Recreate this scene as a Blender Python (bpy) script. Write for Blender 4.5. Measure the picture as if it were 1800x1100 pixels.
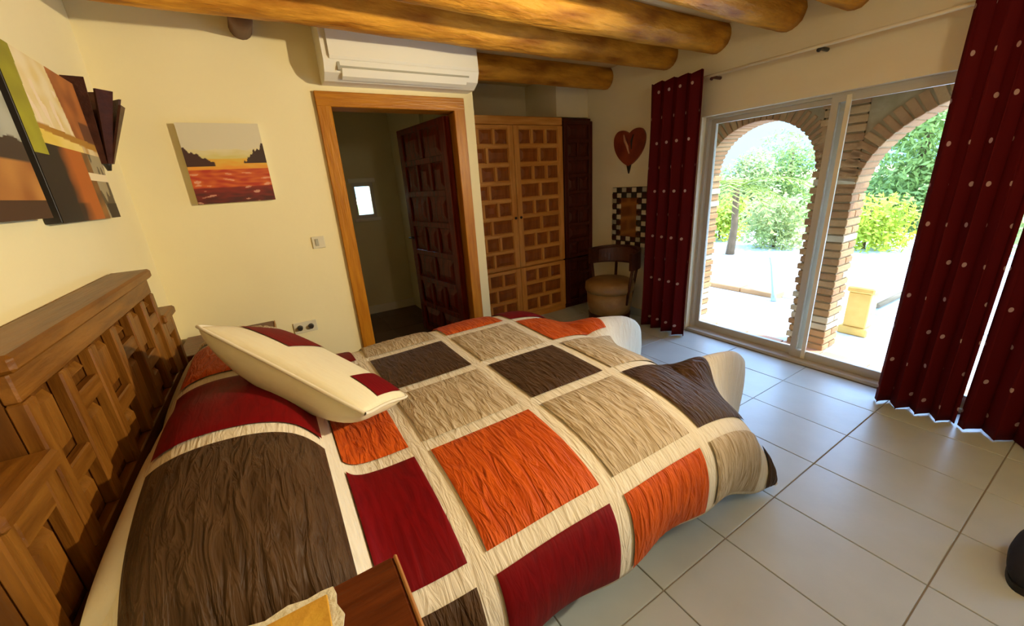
import bpy, bmesh, math, random
from mathutils import Vector, Matrix, noise
random.seed(7)
S = bpy.context.scene
for o in list(bpy.data.objects): bpy.data.objects.remove(o)
COL = S.collection
PI = math.pi

# ------------------------------------------------------------------ camera
F_PX = 690.07
YAW, PITCH, ROLL = math.radians(30.608), math.radians(18.206), math.radians(3.853)
f_ = Vector((math.sin(YAW)*math.cos(PITCH), math.cos(YAW)*math.cos(PITCH), -math.sin(PITCH)))
r_ = Vector((math.cos(YAW), -math.sin(YAW), 0)); d_ = f_.cross(r_)
cr, sr = math.cos(ROLL), math.sin(ROLL)
R2 = cr*r_+sr*d_; D2 = -sr*r_+cr*d_
cam = bpy.data.objects.new('camera', bpy.data.cameras.new('camera'))
COL.objects.link(cam)
cam.matrix_world = Matrix(((R2.x, -D2.x, -f_.x, 0), (R2.y, -D2.y, -f_.y, 0), (R2.z, -D2.z, -f_.z, 1.45), (0, 0, 0, 1)))
cam.data.sensor_fit = 'HORIZONTAL'; cam.data.sensor_width = 36
cam.data.lens = F_PX/1800*36; cam.data.clip_start = .02; cam.data.clip_end = 900
S.camera = cam

# ------------------------------------------------------------------ light, sky, exposure
S.view_settings.view_transform = 'Standard'; S.view_settings.look = 'None'
S.view_settings.exposure = 0.0; S.view_settings.gamma = 1; S.view_settings.use_curve_mapping = False
SUN_EL, SUN_AZ = math.radians(63), math.radians(-38)      # azimuth measured from +X
w = bpy.data.worlds.new('sky'); S.world = w; w.use_nodes = True
wn = w.node_tree; bg = wn.nodes['Background']
sky = wn.nodes.new('ShaderNodeTexSky'); sky.sky_type = 'NISHITA'; sky.sun_disc = False
sky.sun_elevation = SUN_EL; sky.sun_rotation = PI/2-SUN_AZ; sky.air_density = 1.0; sky.dust_density = .4; sky.ozone_density = 2.5
wn.links.new(sky.outputs[0], bg.inputs[0]); bg.inputs[1].default_value = 1.9
sl = bpy.data.lights.new('sun', 'SUN'); sl.energy = 11; sl.angle = math.radians(.6); sl.color = (1, .96, .88)
so = bpy.data.objects.new('sun', sl); COL.objects.link(so)
sd = Vector((math.cos(SUN_EL)*math.cos(SUN_AZ), math.cos(SUN_EL)*math.sin(SUN_AZ), math.sin(SUN_EL)))
so.rotation_euler = sd.to_track_quat('Z', 'Y').to_euler(); so.location = (8, -6, 12)
FILL_W = 16; FILL_COL = (1, .83, .54); FILL_SPOT_W = 520  # strength and colour of the added fill lamps

# ------------------------------------------------------------------ materials
def new_mat(name):
    m = bpy.data.materials.new(name); m.use_nodes = True
    return m, m.node_tree, m.node_tree.nodes['Principled BSDF']
def mat(name, c1, c2=None, scale=6, rough=.6, bump=0, bscale=None, stretch=(1, 1, 1), metal=0, detail=4, coords='Object', spec=.5, contrast=(.3, .7), sheen=0):
    m, t, b = new_mat(name)
    b.inputs['Roughness'].default_value = rough; b.inputs['Metallic'].default_value = metal
    b.inputs['Specular IOR Level'].default_value = spec
    if sheen: b.inputs['Sheen Weight'].default_value = sheen
    tc = t.nodes.new('ShaderNodeTexCoord'); mp = t.nodes.new('ShaderNodeMapping')
    mp.inputs['Scale'].default_value = stretch; t.links.new(tc.outputs[coords], mp.inputs[0])
    n = t.nodes.new('ShaderNodeTexNoise'); n.inputs['Scale'].default_value = scale; n.inputs['Detail'].default_value = detail
    t.links.new(mp.outputs[0], n.inputs['Vector'])
    cr_ = t.nodes.new('ShaderNodeValToRGB'); c2 = c2 or tuple(x*.88 for x in c1)
    cr_.color_ramp.elements[0].color = (*c2, 1); cr_.color_ramp.elements[1].color = (*c1, 1)
    cr_.color_ramp.elements[0].position, cr_.color_ramp.elements[1].position = contrast
    t.links.new(n.outputs[0], cr_.inputs[0]); t.links.new(cr_.outputs[0], b.inputs['Base Color'])
    if bump:
        bn = t.nodes.new('ShaderNodeTexNoise'); bn.inputs['Scale'].default_value = bscale or scale*3; bn.inputs['Detail'].default_value = 5
        t.links.new(mp.outputs[0], bn.inputs['Vector'])
        bb = t.nodes.new('ShaderNodeBump'); bb.inputs['Strength'].default_value = bump; bb.inputs['Distance'].default_value = .02
        t.links.new(bn.outputs[0], bb.inputs['Height']); t.links.new(bb.outputs[0], b.inputs['Normal'])
    return m
def wood(name, c1, c2, axis='X', rough=.4, scale=4, bump=.15):
    st = {'X': (1, 9, 9), 'Y': (9, 1, 9), 'Z': (9, 9, 1)}[axis]
    return mat(name, c1, c2, scale=scale, rough=rough, bump=bump, bscale=scale*2.5, stretch=st, contrast=(.32, .68), spec=.22)
def print_mat(name, rough=.6):
    m, t, b = new_mat(name); a = t.nodes.new('ShaderNodeVertexColor'); a.layer_name = 'print'
    t.links.new(a.outputs[0], b.inputs['Base Color']); b.inputs['Roughness'].default_value = rough
    return m

M = {}
M['cream'] = mat('cream_plaster', (.86, .76, .45), (.82, .72, .42), 1.6, .85, .12, 9)
M['white_plaster'] = mat('white_plaster', (.88, .80, .58), (.84, .75, .53), 2, .85, .15, 7, stretch=(1, 1, 2.5))
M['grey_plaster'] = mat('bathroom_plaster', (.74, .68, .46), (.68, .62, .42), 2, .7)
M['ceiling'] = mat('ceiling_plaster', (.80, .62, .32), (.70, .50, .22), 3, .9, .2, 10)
M['tile'] = mat('floor_tile', (.60, .67, .67), (.53, .60, .60), 5, .30, .03, 30, contrast=(.25, .75))  # even cool tint puts the blue daylight cast into the tile colour
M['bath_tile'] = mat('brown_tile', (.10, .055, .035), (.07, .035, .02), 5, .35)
M['grout'] = mat('grout', (.36, .32, .26), rough=.9)
M['log'] = mat('log_wood', (.86, .42, .05), (.36, .12, .012), 3.2, .45, .8, 9, stretch=(1, 4, 4), contrast=(.28, .66), spec=.12)
M['log_dark'] = mat('dark_log', (.16, .06, .02), (.09, .03, .01), 3, .6, .4, 8)
M['pine'] = wood('honey_pine_upright', (.50, .20, .012), (.36, .125, .007), 'Z', .35)
M['pine_x'] = wood('honey_pine_level', (.50, .20, .012), (.36, .125, .007), 'X', .35)
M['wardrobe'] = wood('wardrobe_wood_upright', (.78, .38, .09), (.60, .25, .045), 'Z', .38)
M['wardrobe_x'] = wood('wardrobe_wood_level', (.78, .38, .09), (.60, .25, .045), 'X', .38)
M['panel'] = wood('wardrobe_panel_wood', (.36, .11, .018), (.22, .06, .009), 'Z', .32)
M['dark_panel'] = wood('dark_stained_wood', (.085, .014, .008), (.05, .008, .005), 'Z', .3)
M['mahogany'] = wood('red_varnished_wood', (.16, .018, .008), (.085, .009, .005), 'Z', .18)
M['mahogany'].node_tree.nodes['Principled BSDF'].inputs['Specular IOR Level'].default_value = .3
M['head'] = wood('headboard_wood', (.25, .10, .014), (.13, .045, .005), 'Y', .36)
M['head_z'] = wood('headboard_wood_upright', (.25, .10, .014), (.13, .045, .005), 'Z', .36)
M['head_dark'] = wood('headboard_recess_wood', (.16, .058, .008), (.08, .026, .003), 'Z', .45)
M['stand'] = wood('nightstand_wood', (.15, .036, .008), (.075, .016, .004), 'X', .3)
M['stand_edge'] = wood('nightstand_edge_wood', (.45, .22, .08), (.34, .15, .05), 'Y', .35)
M['chair_wood'] = wood('chair_wood', (.07, .022, .012), (.04, .012, .007), 'Y', .35)
M['leather'] = mat('tan_leather', (.34, .20, .07), (.22, .11, .035), 8, .35, .2, 40)
M['ac'] = mat('ac_plastic', (.84, .80, .66), (.83, .79, .65), 3, .4)
M['slot'] = mat('ac_slot', (.42, .40, .30), rough=.6)
M['alu'] = mat('white_aluminium', (.58, .54, .45), (.56, .52, .43), 3, .35)
M['white'] = mat('white_paint', (.85, .82, .74), rough=.5)
M['ivory'] = mat('ivory_plastic', (.72, .66, .48), rough=.4)
M['black'] = mat('black_iron', (.02, .015, .012), rough=.45)
M['bracket'] = mat('dark_red_finial', (.09, .01, .01), rough=.35)
M['rod'] = mat('cream_rod', (.92, .84, .62), rough=.35)
M['navy'] = mat('navy_suede', (.008, .009, .022), (.005, .006, .014), 20, .85, .2, 60)
M['sole'] = mat('black_rubber', (.01, .01, .012), rough=.7)
M['terracotta'] = mat('terracotta', (.52, .25, .14), (.44, .20, .10), 5, .75, .1)
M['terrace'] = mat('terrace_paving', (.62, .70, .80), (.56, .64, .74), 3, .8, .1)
M['coping'] = mat('coping_tile', (.42, .24, .10), (.34, .18, .07), 6, .7, .1)
M['yellow_stone'] = mat('yellow_stone', (.78, .56, .16), (.66, .42, .10), 7, .8, .3)
M['timber'] = wood('weathered_timber', (.20, .17, .12), (.13, .11, .07), 'X', .7)
M['blue_pole'] = mat('pale_blue_metal', (.28, .42, .56), rough=.35, metal=.3)
M['mortar'] = mat('mortar', (.30, .20, .09), (.22, .14, .055), 14, .9, .3)
M['brick'] = mat('brick', (.36, .17, .055), (.24, .10, .03), 5, .85, .3, 40, coords='Object')
M['brick_b'] = mat('brick_pale', (.42, .22, .08), (.30, .15, .05), 5, .85, .3, 40)
M['brick_w'] = mat('brick_sunlit_pale', (.54, .42, .26), (.42, .30, .17), 6, .85, .3, 40)  # palest brick tone; on the low courses it paints sunlit brick tips
M['bark'] = mat('bark', (.18, .11, .06), (.11, .07, .035), 8, .9, .4, 20, stretch=(3, 3, 1))
def leafm(name, a, b):
    m = mat(name, a, b, 1.1, .55, contrast=(.35, .65)); t = m.node_tree; p = t.nodes['Principled BSDF']
    tr = t.nodes.new('ShaderNodeBsdfTranslucent'); mx = t.nodes.new('ShaderNodeMixShader'); mx.inputs[0].default_value = .35
    cr2 = [n for n in t.nodes if n.type == 'VALTORGB'][0]
    t.links.new(cr2.outputs[0], tr.inputs[0]); t.links.new(p.outputs[0], mx.inputs[1]); t.links.new(tr.outputs[0], mx.inputs[2])
    t.links.new(mx.outputs[0], t.nodes['Material Output'].inputs[0]); return m
M['leaf'] = leafm('leaf_mid_green', (.36, .48, .14), (.22, .33, .08))
M['leaf_y'] = leafm('leaf_yellow_green', (.60, .66, .07), (.36, .46, .04))
M['leaf_p'] = leafm('leaf_pale', (.50, .54, .24), (.30, .38, .12))
M['leaf_palm'] = leafm('palm_leaf', (.30, .36, .06), (.18, .24, .03))
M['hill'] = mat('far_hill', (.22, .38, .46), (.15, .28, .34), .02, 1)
M['grass'] = mat('grass', (.24, .32, .06), (.16, .22, .04), 3, .9)
# clear glass that lets daylight through and mirrors at grazing angles
m, t, b = new_mat('window_glass'); t.nodes.remove(b)
tb = t.nodes.new('ShaderNodeBsdfTransparent'); tb.inputs[0].default_value = (.96, .98, .97, 1)
gb = t.nodes.new('ShaderNodeBsdfGlossy'); gb.inputs['Roughness'].default_value = .02
fr = t.nodes.new('ShaderNodeFresnel'); fr.inputs[0].default_value = 1.25; mx = t.nodes.new('ShaderNodeMixShader')
t.links.new(fr.outputs[0], mx.inputs[0]); t.links.new(tb.outputs[0], mx.inputs[1]); t.links.new(gb.outputs[0], mx.inputs[2])
t.links.new(mx.outputs[0], t.nodes['Material Output'].inputs[0]); M['glass'] = m
m, t, b = new_mat('mirror_glass'); b.inputs['Base Color'].default_value = (.55, .45, .35, 1); b.inputs['Metallic'].default_value = 1; b.inputs['Roughness'].default_value = .12; M['mirror'] = m
m, t, b = new_mat('fill_lamp_globe'); b.inputs['Emission Color'].default_value = (*FILL_COL, 1); b.inputs['Emission Strength'].default_value = 6; b.inputs['Base Color'].default_value = (.9, .9, .85, 1); M['globe'] = m
M['print'] = print_mat('canvas_print')

def fabric(name, c1, c2, wr=0.0, rough=.75, sheen=.15):
    """woven cloth: fine crinkles that run across the bed (the UV v direction, in metres)"""
    m, t, b = new_mat(name); b.inputs['Roughness'].default_value = rough; b.inputs['Sheen Weight'].default_value = sheen*.2; b.inputs['Specular IOR Level'].default_value = .10
    uv = t.nodes.new('ShaderNodeUVMap'); mp = t.nodes.new('ShaderNodeMapping'); mp.inputs['Scale'].default_value = (46, 9, 1)
    t.links.new(uv.outputs[0], mp.inputs[0]); n = t.nodes.new('ShaderNodeTexNoise'); n.inputs['Scale'].default_value = 1; n.inputs['Detail'].default_value = 3; n.inputs['Distortion'].default_value = 1.1
    t.links.new(mp.outputs[0], n.inputs['Vector']); cr_ = t.nodes.new('ShaderNodeValToRGB')
    cr_.color_ramp.elements[0].color = (*c2, 1); cr_.color_ramp.elements[1].color = (*c1, 1); cr_.color_ramp.elements[0].position = .34; cr_.color_ramp.elements[1].position = .62
    t.links.new(n.outputs[0], cr_.inputs[0]); t.links.new(cr_.outputs[0], b.inputs['Base Color'])
    if wr:
        bb = t.nodes.new('ShaderNodeBump'); bb.inputs['Strength'].default_value = wr; bb.inputs['Distance'].default_value = .02
        t.links.new(n.outputs[0], bb.inputs['Height']); t.links.new(bb.outputs[0], b.inputs['Normal'])
    return m
M['q_brown'] = fabric('brown_satin', (.085, .045, .020), (.052, .026, .010), 1, .45)
M['q_red'] = fabric('crimson_satin', (.17, .0015, .003), (.125, .001, .0025), .12, .6, .05)
M['q_orange'] = fabric('orange_satin', (.60, .10, .009), (.46, .065, .006), 1, .5)
M['q_beige'] = fabric('beige_crinkle', (.56, .45, .30), (.40, .30, .17), 1, .6)
M['q_white'] = fabric('off_white_cotton', (.76, .69, .54), (.71, .64, .49), .5, .8)
M['c_white'] = fabric('cream_cushion_cotton', (.76, .69, .48), (.74, .66, .45), .1, .8)
M['sheet'] = mat('white_sheet', (.80, .76, .64), (.76, .71, .58), 6, .85, .15, 14)
M['valance'] = mat('olive_bed_base', (.26, .17, .07), (.20, .13, .05), 6, .9)
M['lace'] = mat('white_lace', (.82, .80, .66), (.62, .58, .42), 60, .9, .3, 90)
M['mat_yellow'] = mat('yellow_mat', (.62, .36, .035), (.46, .20, .02), 14, .8, .2, 50)
def curtain_mat():
    m, t, b = new_mat('dotted_red_curtain'); b.inputs['Roughness'].default_value = .8; b.inputs['Specular IOR Level'].default_value = .2
    uv = t.nodes.new('ShaderNodeUVMap'); sp = t.nodes.new('ShaderNodeSeparateXYZ'); t.links.new(uv.outputs[0], sp.inputs[0])
    def mt(op, a, bv=None):
        n = t.nodes.new('ShaderNodeMath'); n.operation = op
        for i, x in enumerate((a, bv)):
            if x is None: continue
            if isinstance(x, (int, float)): n.inputs[i].default_value = x
            else: t.links.new(x, n.inputs[i])
        return n.outputs[0]
    px, pz = .17, .20
    row = mt('FLOOR', mt('DIVIDE', sp.outputs[1], pz))
    odd = mt('MULTIPLY', mt('MODULO', row, 2.0), .5)
    fu = mt('SUBTRACT', mt('FRACT', mt('ADD', mt('DIVIDE', sp.outputs[0], px), odd)), .5)
    fv = mt('SUBTRACT', mt('FRACT', mt('DIVIDE', sp.outputs[1], pz)), .5)
    d2 = mt('ADD', mt('POWER', mt('MULTIPLY', fu, px), 2.0), mt('POWER', mt('MULTIPLY', fv, pz), 2.0))
    dot = mt('LESS_THAN', d2, .0125**2)
    mix = t.nodes.new('ShaderNodeMix'); mix.data_type = 'RGBA'; t.links.new(dot, mix.inputs[0])
    mix.inputs[6].default_value = (.12, .003, .005, 1); mix.inputs[7].default_value = (.62, .42, .38, 1)
    t.links.new(mix.outputs[2], b.inputs['Base Color'])
    tr = t.nodes.new('ShaderNodeBsdfTranslucent'); t.links.new(mix.outputs[2], tr.inputs[0])
    ms = t.nodes.new('ShaderNodeMixShader'); ms.inputs[0].default_value = .22
    t.links.new(b.outputs[0], ms.inputs[1]); t.links.new(tr.outputs[0], ms.inputs[2]); t.links.new(ms.outputs[0], t.nodes['Material Output'].inputs[0])
    return m
M['curtain'] = curtain_mat()

# ------------------------------------------------------------------ object helpers
def link(name, me, m=None, parent=None, smooth=False):
    o = bpy.data.objects.new(name, me); COL.objects.link(o)
    if m is not None:
        if len(me.materials) == 0: me.materials.append(M[m] if isinstance(m, str) else m)
    if parent is not None: o.parent = parent
    if smooth:
        for p in me.polygons: p.use_smooth = True
    return o
def tag(o, label, cat, group=None):
    o['label'] = label; o['category'] = cat
    if group: o['group'] = group
    return o
def thing(name, label, cat, loc=(0, 0, 0), rz=0, group=None):
    o = bpy.data.objects.new(name, None); COL.objects.link(o); o.location = loc; o.rotation_euler = (0, 0, rz)
    return tag(o, label, cat, group)
class MB:
    def __init__(s): s.bm = bmesh.new()
    def box(s, x0, x1, y0, y1, z0, z1, bev=0):
        vs = [s.bm.verts.new(p) for p in ((x0, y0, z0), (x1, y0, z0), (x1, y1, z0), (x0, y1, z0), (x0, y0, z1), (x1, y0, z1), (x1, y1, z1), (x0, y1, z1))]
        fs = [s.bm.faces.new([vs[i] for i in f]) for f in ((3, 2, 1, 0), (4, 5, 6, 7), (0, 1, 5, 4), (1, 2, 6, 5), (2, 3, 7, 6), (3, 0, 4, 7))]
        if bev:
            es = list({e for f in fs for e in f.edges})
            bmesh.ops.bevel(s.bm, geom=es, offset=bev, segments=1, profile=.5, affect='EDGES')
        return s
    def frus(s, cx, cz, w, h, y0, y1, inset):
        """raised panel: base at y0, smaller face at y1 (towards -Y)"""
        a, b_ = w/2, h/2; c, d = a-inset, b_-inset
        B = [s.bm.verts.new((cx+i*a, y0, cz+j*b_)) for i, j in ((-1, -1), (1, -1), (1, 1), (-1, 1))]
        T = [s.bm.verts.new((cx+i*c, y1, cz+j*d)) for i, j in ((-1, -1), (1, -1), (1, 1), (-1, 1))]
        s.bm.faces.new(T); s.bm.faces.new(B[::-1])
        for i in range(4): s.bm.faces.new((B[i], B[(i+1) % 4], T[(i+1) % 4], T[i]))
        return s
    def tube(s, pts, rad, n=12, cap=True):
        pts = [Vector(p) for p in pts]; rings = []
        for i, p in enumerate(pts):
            d = (pts[min(i+1, len(pts)-1)]-pts[max(i-1, 0)]).normalized()
            a = d.orthogonal().normalized() if i == 0 else (pa-d*pa.dot(d)).normalized()
            pa = a; b_ = d.cross(a); r = rad[i] if isinstance(rad, (list, tuple)) else rad
            rings.append([s.bm.verts.new(p+r*(math.cos(2*PI*k/n)*a+math.sin(2*PI*k/n)*b_)) for k in range(n)])
        for i in range(len(rings)-1):
            for k in range(n): s.bm.faces.new((rings[i][k], rings[i][(k+1) % n], rings[i+1][(k+1) % n], rings[i+1][k]))
        if cap: s.bm.faces.new(rings[0][::-1]); s.bm.faces.new(rings[-1])
        return s
    def prism(s, pts2, x0, x1, plane='YZ'):
        mk = {'YZ': lambda a, b_, t: (t, a, b_), 'XZ': lambda a, b_, t: (a, t, b_), 'XY': lambda a, b_, t: (a, b_, t)}[plane]
        A = [s.bm.verts.new(mk(a, b_, x0)) for a, b_ in pts2]; B = [s.bm.verts.new(mk(a, b_, x1)) for a, b_ in pts2]
        s.bm.faces.new(A); s.bm.faces.new(B[::-1]); n = len(A)
        for i in range(n): s.bm.faces.new((A[(i+1) % n], A[i], B[i], B[(i+1) % n]))
        return s
    def lathe(s, prof, n=24, c=(0, 0, 0), sx=1, sy=1):
        rings = [[s.bm.verts.new((c[0]+sx*r*math.cos(2*PI*k/n), c[1]+sy*r*math.sin(2*PI*k/n), c[2]+z)) for k in range(n)] for r, z in prof]
        for i in range(len(rings)-1):
            for k in range(n): s.bm.faces.new((rings[i][k], rings[i][(k+1) % n], rings[i+1][(k+1) % n], rings[i+1][k]))
        s.bm.faces.new(rings[0][::-1]); s.bm.faces.new(rings[-1]); return s
    def mesh(s, name):
        bmesh.ops.recalc_face_normals(s.bm, faces=s.bm.faces[:])
        me = bpy.data.meshes.new(name); s.bm.to_mesh(me); s.bm.free(); return me
    def out(s, name, m, parent=None, smooth=False): return link(name, s.mesh(name), m, parent, smooth)
def struct(o): o['kind'] = 'structure'; return o
def pydata(name, vs, fs, m, parent=None, uvs=None, smooth=True):
    me = bpy.data.meshes.new(name); me.from_pydata(vs, [], fs); me.update()
    if uvs:
        L_ = me.uv_layers.new(name='UVMap')
        for lp in me.loops: L_.data[lp.index].uv = uvs[lp.vertex_index]
    return link(name, me, m, parent, smooth)
def grid_faces(nu, nv):
    return [(i*(nv+1)+j, (i+1)*(nv+1)+j, (i+1)*(nv+1)+j+1, i*(nv+1)+j+1) for i in range(nu) for j in range(nv)]

def catmull(P, per=14):
    out = []
    for i in range(len(P)-1):
        p0, p1, p2, p3 = P[max(i-1, 0)], P[i], P[i+1], P[min(i+2, len(P)-1)]
        for k in range(per):
            t_ = k/per
            out.append(tuple(.5*((2*b_)+(-a+c)*t_+(2*a-5*b_+4*c-d)*t_*t_+(-a+3*b_-3*c+d)*t_**3) for a, b_, c, d in zip(p0, p1, p2, p3)))
    out.append(P[-1]); return out

# ------------------------------------------------------------------ room shell
XL, XR, YB, YF, ZC = -.60, 3.23, 3.05, -2.0, 2.47
fl = struct(MB().box(-.75, 3.60, YF-.15, 5.15, -.12, -.006).out('floor', 'grout'))
tm = {}
TX, TY = .3865, .51
for i in range(-5, 7):
    for j in range(-5, 10):
        x0, x1 = 1.335+i*TX, 1.335+(i+1)*TX; y0, y1 = .137+j*TY, .137+(j+1)*TY
        x0, x1, y0, y1 = max(x0, XL), min(x1, 3.22), max(y0, YF), min(y1, 5.0)
        bath = y0 > 3.0 and x1 < 1.8
        if not bath and y1 > 3.06 and x0 < 1.4: y1 = min(y1, 3.06)
        if x1-x0 < .03 or y1-y0 < .03: continue
        k = (round(x1-x0, 4), round(y1-y0, 4), bath)
        if k not in tm:
            a, b_ = k[0]/2-.0025, k[1]/2-.0025
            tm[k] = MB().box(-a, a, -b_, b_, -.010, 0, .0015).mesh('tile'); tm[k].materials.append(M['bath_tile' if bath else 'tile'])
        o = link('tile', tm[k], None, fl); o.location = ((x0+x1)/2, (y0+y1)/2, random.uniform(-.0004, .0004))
struct(MB().box(-.75, XL, YF-.15, 5.15, -.12, 2.7).out('wall_left', 'cream'))
# back wall with the bathroom doorway
struct(MB().box(XL, .50, YB, YB+.14, 0, 2.6).box(.50, 1.44, YB, YB+.14, 2.03, 2.6).box(1.44, 1.58, YB, YB+.14, 0, 2.6).out('wall_back', 'cream'))
struct(MB().box(XL, 3.6, YF-.15, YF, -.1, 2.7).out('wall_front', 'cream'))
# window wall: opening y .15..2.17, and a second one added unseen behind the camera for daylight
struct(MB().box(XR, XR+.2, 2.19, 4.2, 0, 2.7).box(XR, XR+.2, .12, 2.19, 1.865, 2.7).box(XR, XR+.2, -.75, .12, 0, 2.7)
       .box(XR, XR+.2, -1.75, -.75, 2.0, 2.7).box(XR, XR+.2, YF, -1.75, 0, 2.7).out('wall_right', 'white_plaster'))
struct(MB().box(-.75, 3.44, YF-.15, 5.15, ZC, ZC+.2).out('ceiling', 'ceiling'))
# wardrobe recess and bathroom partitions
struct(MB().box(1.50, 1.58, YB+.14, 5.0, 0, 2.6).box(1.46, 1.50, 3.96, 5.0, 0, 2.6).out('wall_partition', 'grey_plaster'))
struct(MB().box(1.58, XR, 4.12, 4.2, 0, 2.6).box(2.80, XR, 3.56, 4.12, 2.075, 2.46).out('wall_recess', 'white_plaster'))
# bathroom far wall with a small window hole
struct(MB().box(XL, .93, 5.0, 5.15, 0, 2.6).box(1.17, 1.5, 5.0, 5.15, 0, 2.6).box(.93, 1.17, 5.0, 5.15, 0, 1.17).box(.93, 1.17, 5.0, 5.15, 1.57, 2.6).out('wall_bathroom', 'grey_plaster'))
struct(MB().box(-.3, 1.46, 4.985, 5.0, 0, .10).out('baseboard_bathroom', 'white'))
wf = struct(MB().box(.93, .965, 5.02, 5.10, 1.17, 1.57).box(1.135, 1.17, 5.02, 5.10, 1.17, 1.57).box(.965, 1.135, 5.02, 5.10, 1.17, 1.21).box(.965, 1.135, 5.02, 5.10, 1.53, 1.57).out('window_2', 'alu'))
MB().box(.965, 1.135, 5.05, 5.058, 1.21, 1.53).out('pane', 'glass', wf)
MB().box(.90, 1.20, 4.965, 5.0, 1.135, 1.17, .004).out('sill', 'white', wf)
MB().box(.90, 1.20, 4.98, 5.0, 1.57, 1.62, .004).out('head_trim', 'white', wf)
# skirting in the bedroom
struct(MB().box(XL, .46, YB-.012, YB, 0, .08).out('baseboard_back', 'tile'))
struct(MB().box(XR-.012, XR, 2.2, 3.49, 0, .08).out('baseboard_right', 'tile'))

# door frame (honey wood) and open door leaf
dfm = struct(MB().box(.44, .53, YB-.025, YB+.0, 0, 2.04, .004).out('door_1', 'pine'))
MB().box(1.40, 1.49, YB-.025, YB, 0, 2.04, .004).out('casing', 'pine', dfm)
MB().box(.44, 1.49, YB-.027, YB, 2.0, 2.09, .004).out('head_casing', 'pine_x', dfm)
MB().box(.50, .525, YB, YB+.14, 0, 2.0).out('jamb', 'pine', dfm)
MB().box(1.415, 1.44, YB, YB+.14, 0, 2.0).out('jamb', 'pine', dfm)
MB().box(.525, 1.415, YB, YB+.14, 2.0, 2.03).out('head_jamb', 'pine_x', dfm)

def coffer_leaf(parent_body, w, rows, z0, z1, stile, rail, mats, y=0, x0=0, d=.016):
    """frame strips and raised coffers on the -Y face of a board; rows = list of panels per row"""
    fm, fx, pm = mats; n = len(rows); H = (z1-z0-rail*(n+1))/n; inner = w-2*stile
    for sx in (x0, x0+w-stile): MB().box(sx, sx+stile, y-d, y, z0, z1, .003).out('stile', fm, parent_body)
    cache = {}
    for r in range(n+1):
        zz = z0+r*(H+rail); MB().box(x0+stile, x0+w-stile, y-d, y, zz, zz+rail, .003).out('rail', fx, parent_body)
    for r, k in enumerate(rows):
        zz = z0+rail+r*(H+rail); mw = rail*.8; pw = (inner-mw*(k-1))/k
        for q in range(k):
            xx = x0+stile+q*(pw+mw)
            key = (k,)
            if key not in cache:
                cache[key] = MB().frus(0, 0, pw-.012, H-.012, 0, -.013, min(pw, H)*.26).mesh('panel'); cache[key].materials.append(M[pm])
            o = link('panel', cache[key], None, parent_body); o.location = (xx+pw/2, y, zz+H/2)
            if q: MB().box(xx-mw, xx, y-d, y, zz, zz+H, .002).out('muntin', fm, parent_body)
leaf = thing('bathroom_door', 'dark red varnished door with carved square coffers, standing open into the bathroom', 'door', (1.405, YB+.10, 0), math.radians(98))
lb = MB().box(-.0, .86, 0, .03, .012, 1.985).out('board', 'mahogany', leaf)
LB = leaf
# the visible face looks towards -X (left): build coffers on that side
cf = bpy.data.objects.new('coffered_face', MB().box(0.0, .86, .0301, .034, .012, 1.985).mesh('coffered_face')); COL.objects.link(cf); cf.data.materials.append(M['mahogany'])
cf.parent = leaf; cf.location = (.86, .068, 0); cf.rotation_euler = (0, 0, PI)
coffer_leaf(cf, .86, [2, 3, 2, 3, 2, 3, 2], .012, 1.985, .085, .05, ('mahogany', 'mahogany', 'mahogany'), y=.0301)
MB().tube([(.80, .03, 1.0), (.80, .10, 1.0), (.70, .10, 1.0)], .009, 8).out('door_handle', 'black', leaf, True)

# ------------------------------------------------------------------ window: sliding door
wd = struct(MB().box(XR+.06, XR+.14, 2.165, 2.19, 0, 1.865).out('door_2', 'alu'))
MB().box(XR+.06, XR+.14, .12, .18, 0, 1.86).out('frame_jamb', 'alu', wd)
MB().box(XR+.06, XR+.14, .18, 2.165, 1.845, 1.865).out('frame_head', 'alu', wd)
MB().box(XR+.0, XR+.16, .12, 2.19, 0, .025).out('frame_track', 'alu', wd)
for (a, b_, xo) in ((1.24, 2.165, .10), (.18, 1.315, .065)):
    lf = MB().box(XR+xo, XR+xo+.03, a, a+.065, .026, 1.845).box(XR+xo, XR+xo+.03, b_-.04, b_, .026, 1.845).box(XR+xo, XR+xo+.03, a+.065, b_-.04, .026, .085).box(XR+xo, XR+xo+.03, a+.065, b_-.04, 1.81, 1.845).out('sliding_leaf', 'alu', wd)
    MB().box(XR+xo+.012, XR+xo+.017, a+.065, b_-.04, .085, 1.81).out('pane', 'glass', lf)
MB().box(XR+.05, XR+.065, 1.205, 1.23, .03, 1.845).out('seal_strip', 'rod', wd)
wd2 = struct(MB().box(XR+.06, XR+.14, -.82, -.75, 0, 2.0).box(XR+.06, XR+.14, -1.75, -1.68, 0, 2.0).box(XR+.06, XR+.14, -1.68, -.82, 1.93, 2.0).box(XR+.06, XR+.14, -1.28, -1.22, 0, 1.93).out('door_added', 'alu'))  # added glazed door, out of view, lets in extra daylight
MB().box(XR+.09, XR+.095, -1.68, -1.28, .0, 1.93).box(XR+.09, XR+.095, -1.22, -.82, 0, 1.93).out('pane', 'glass', wd2)

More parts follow.
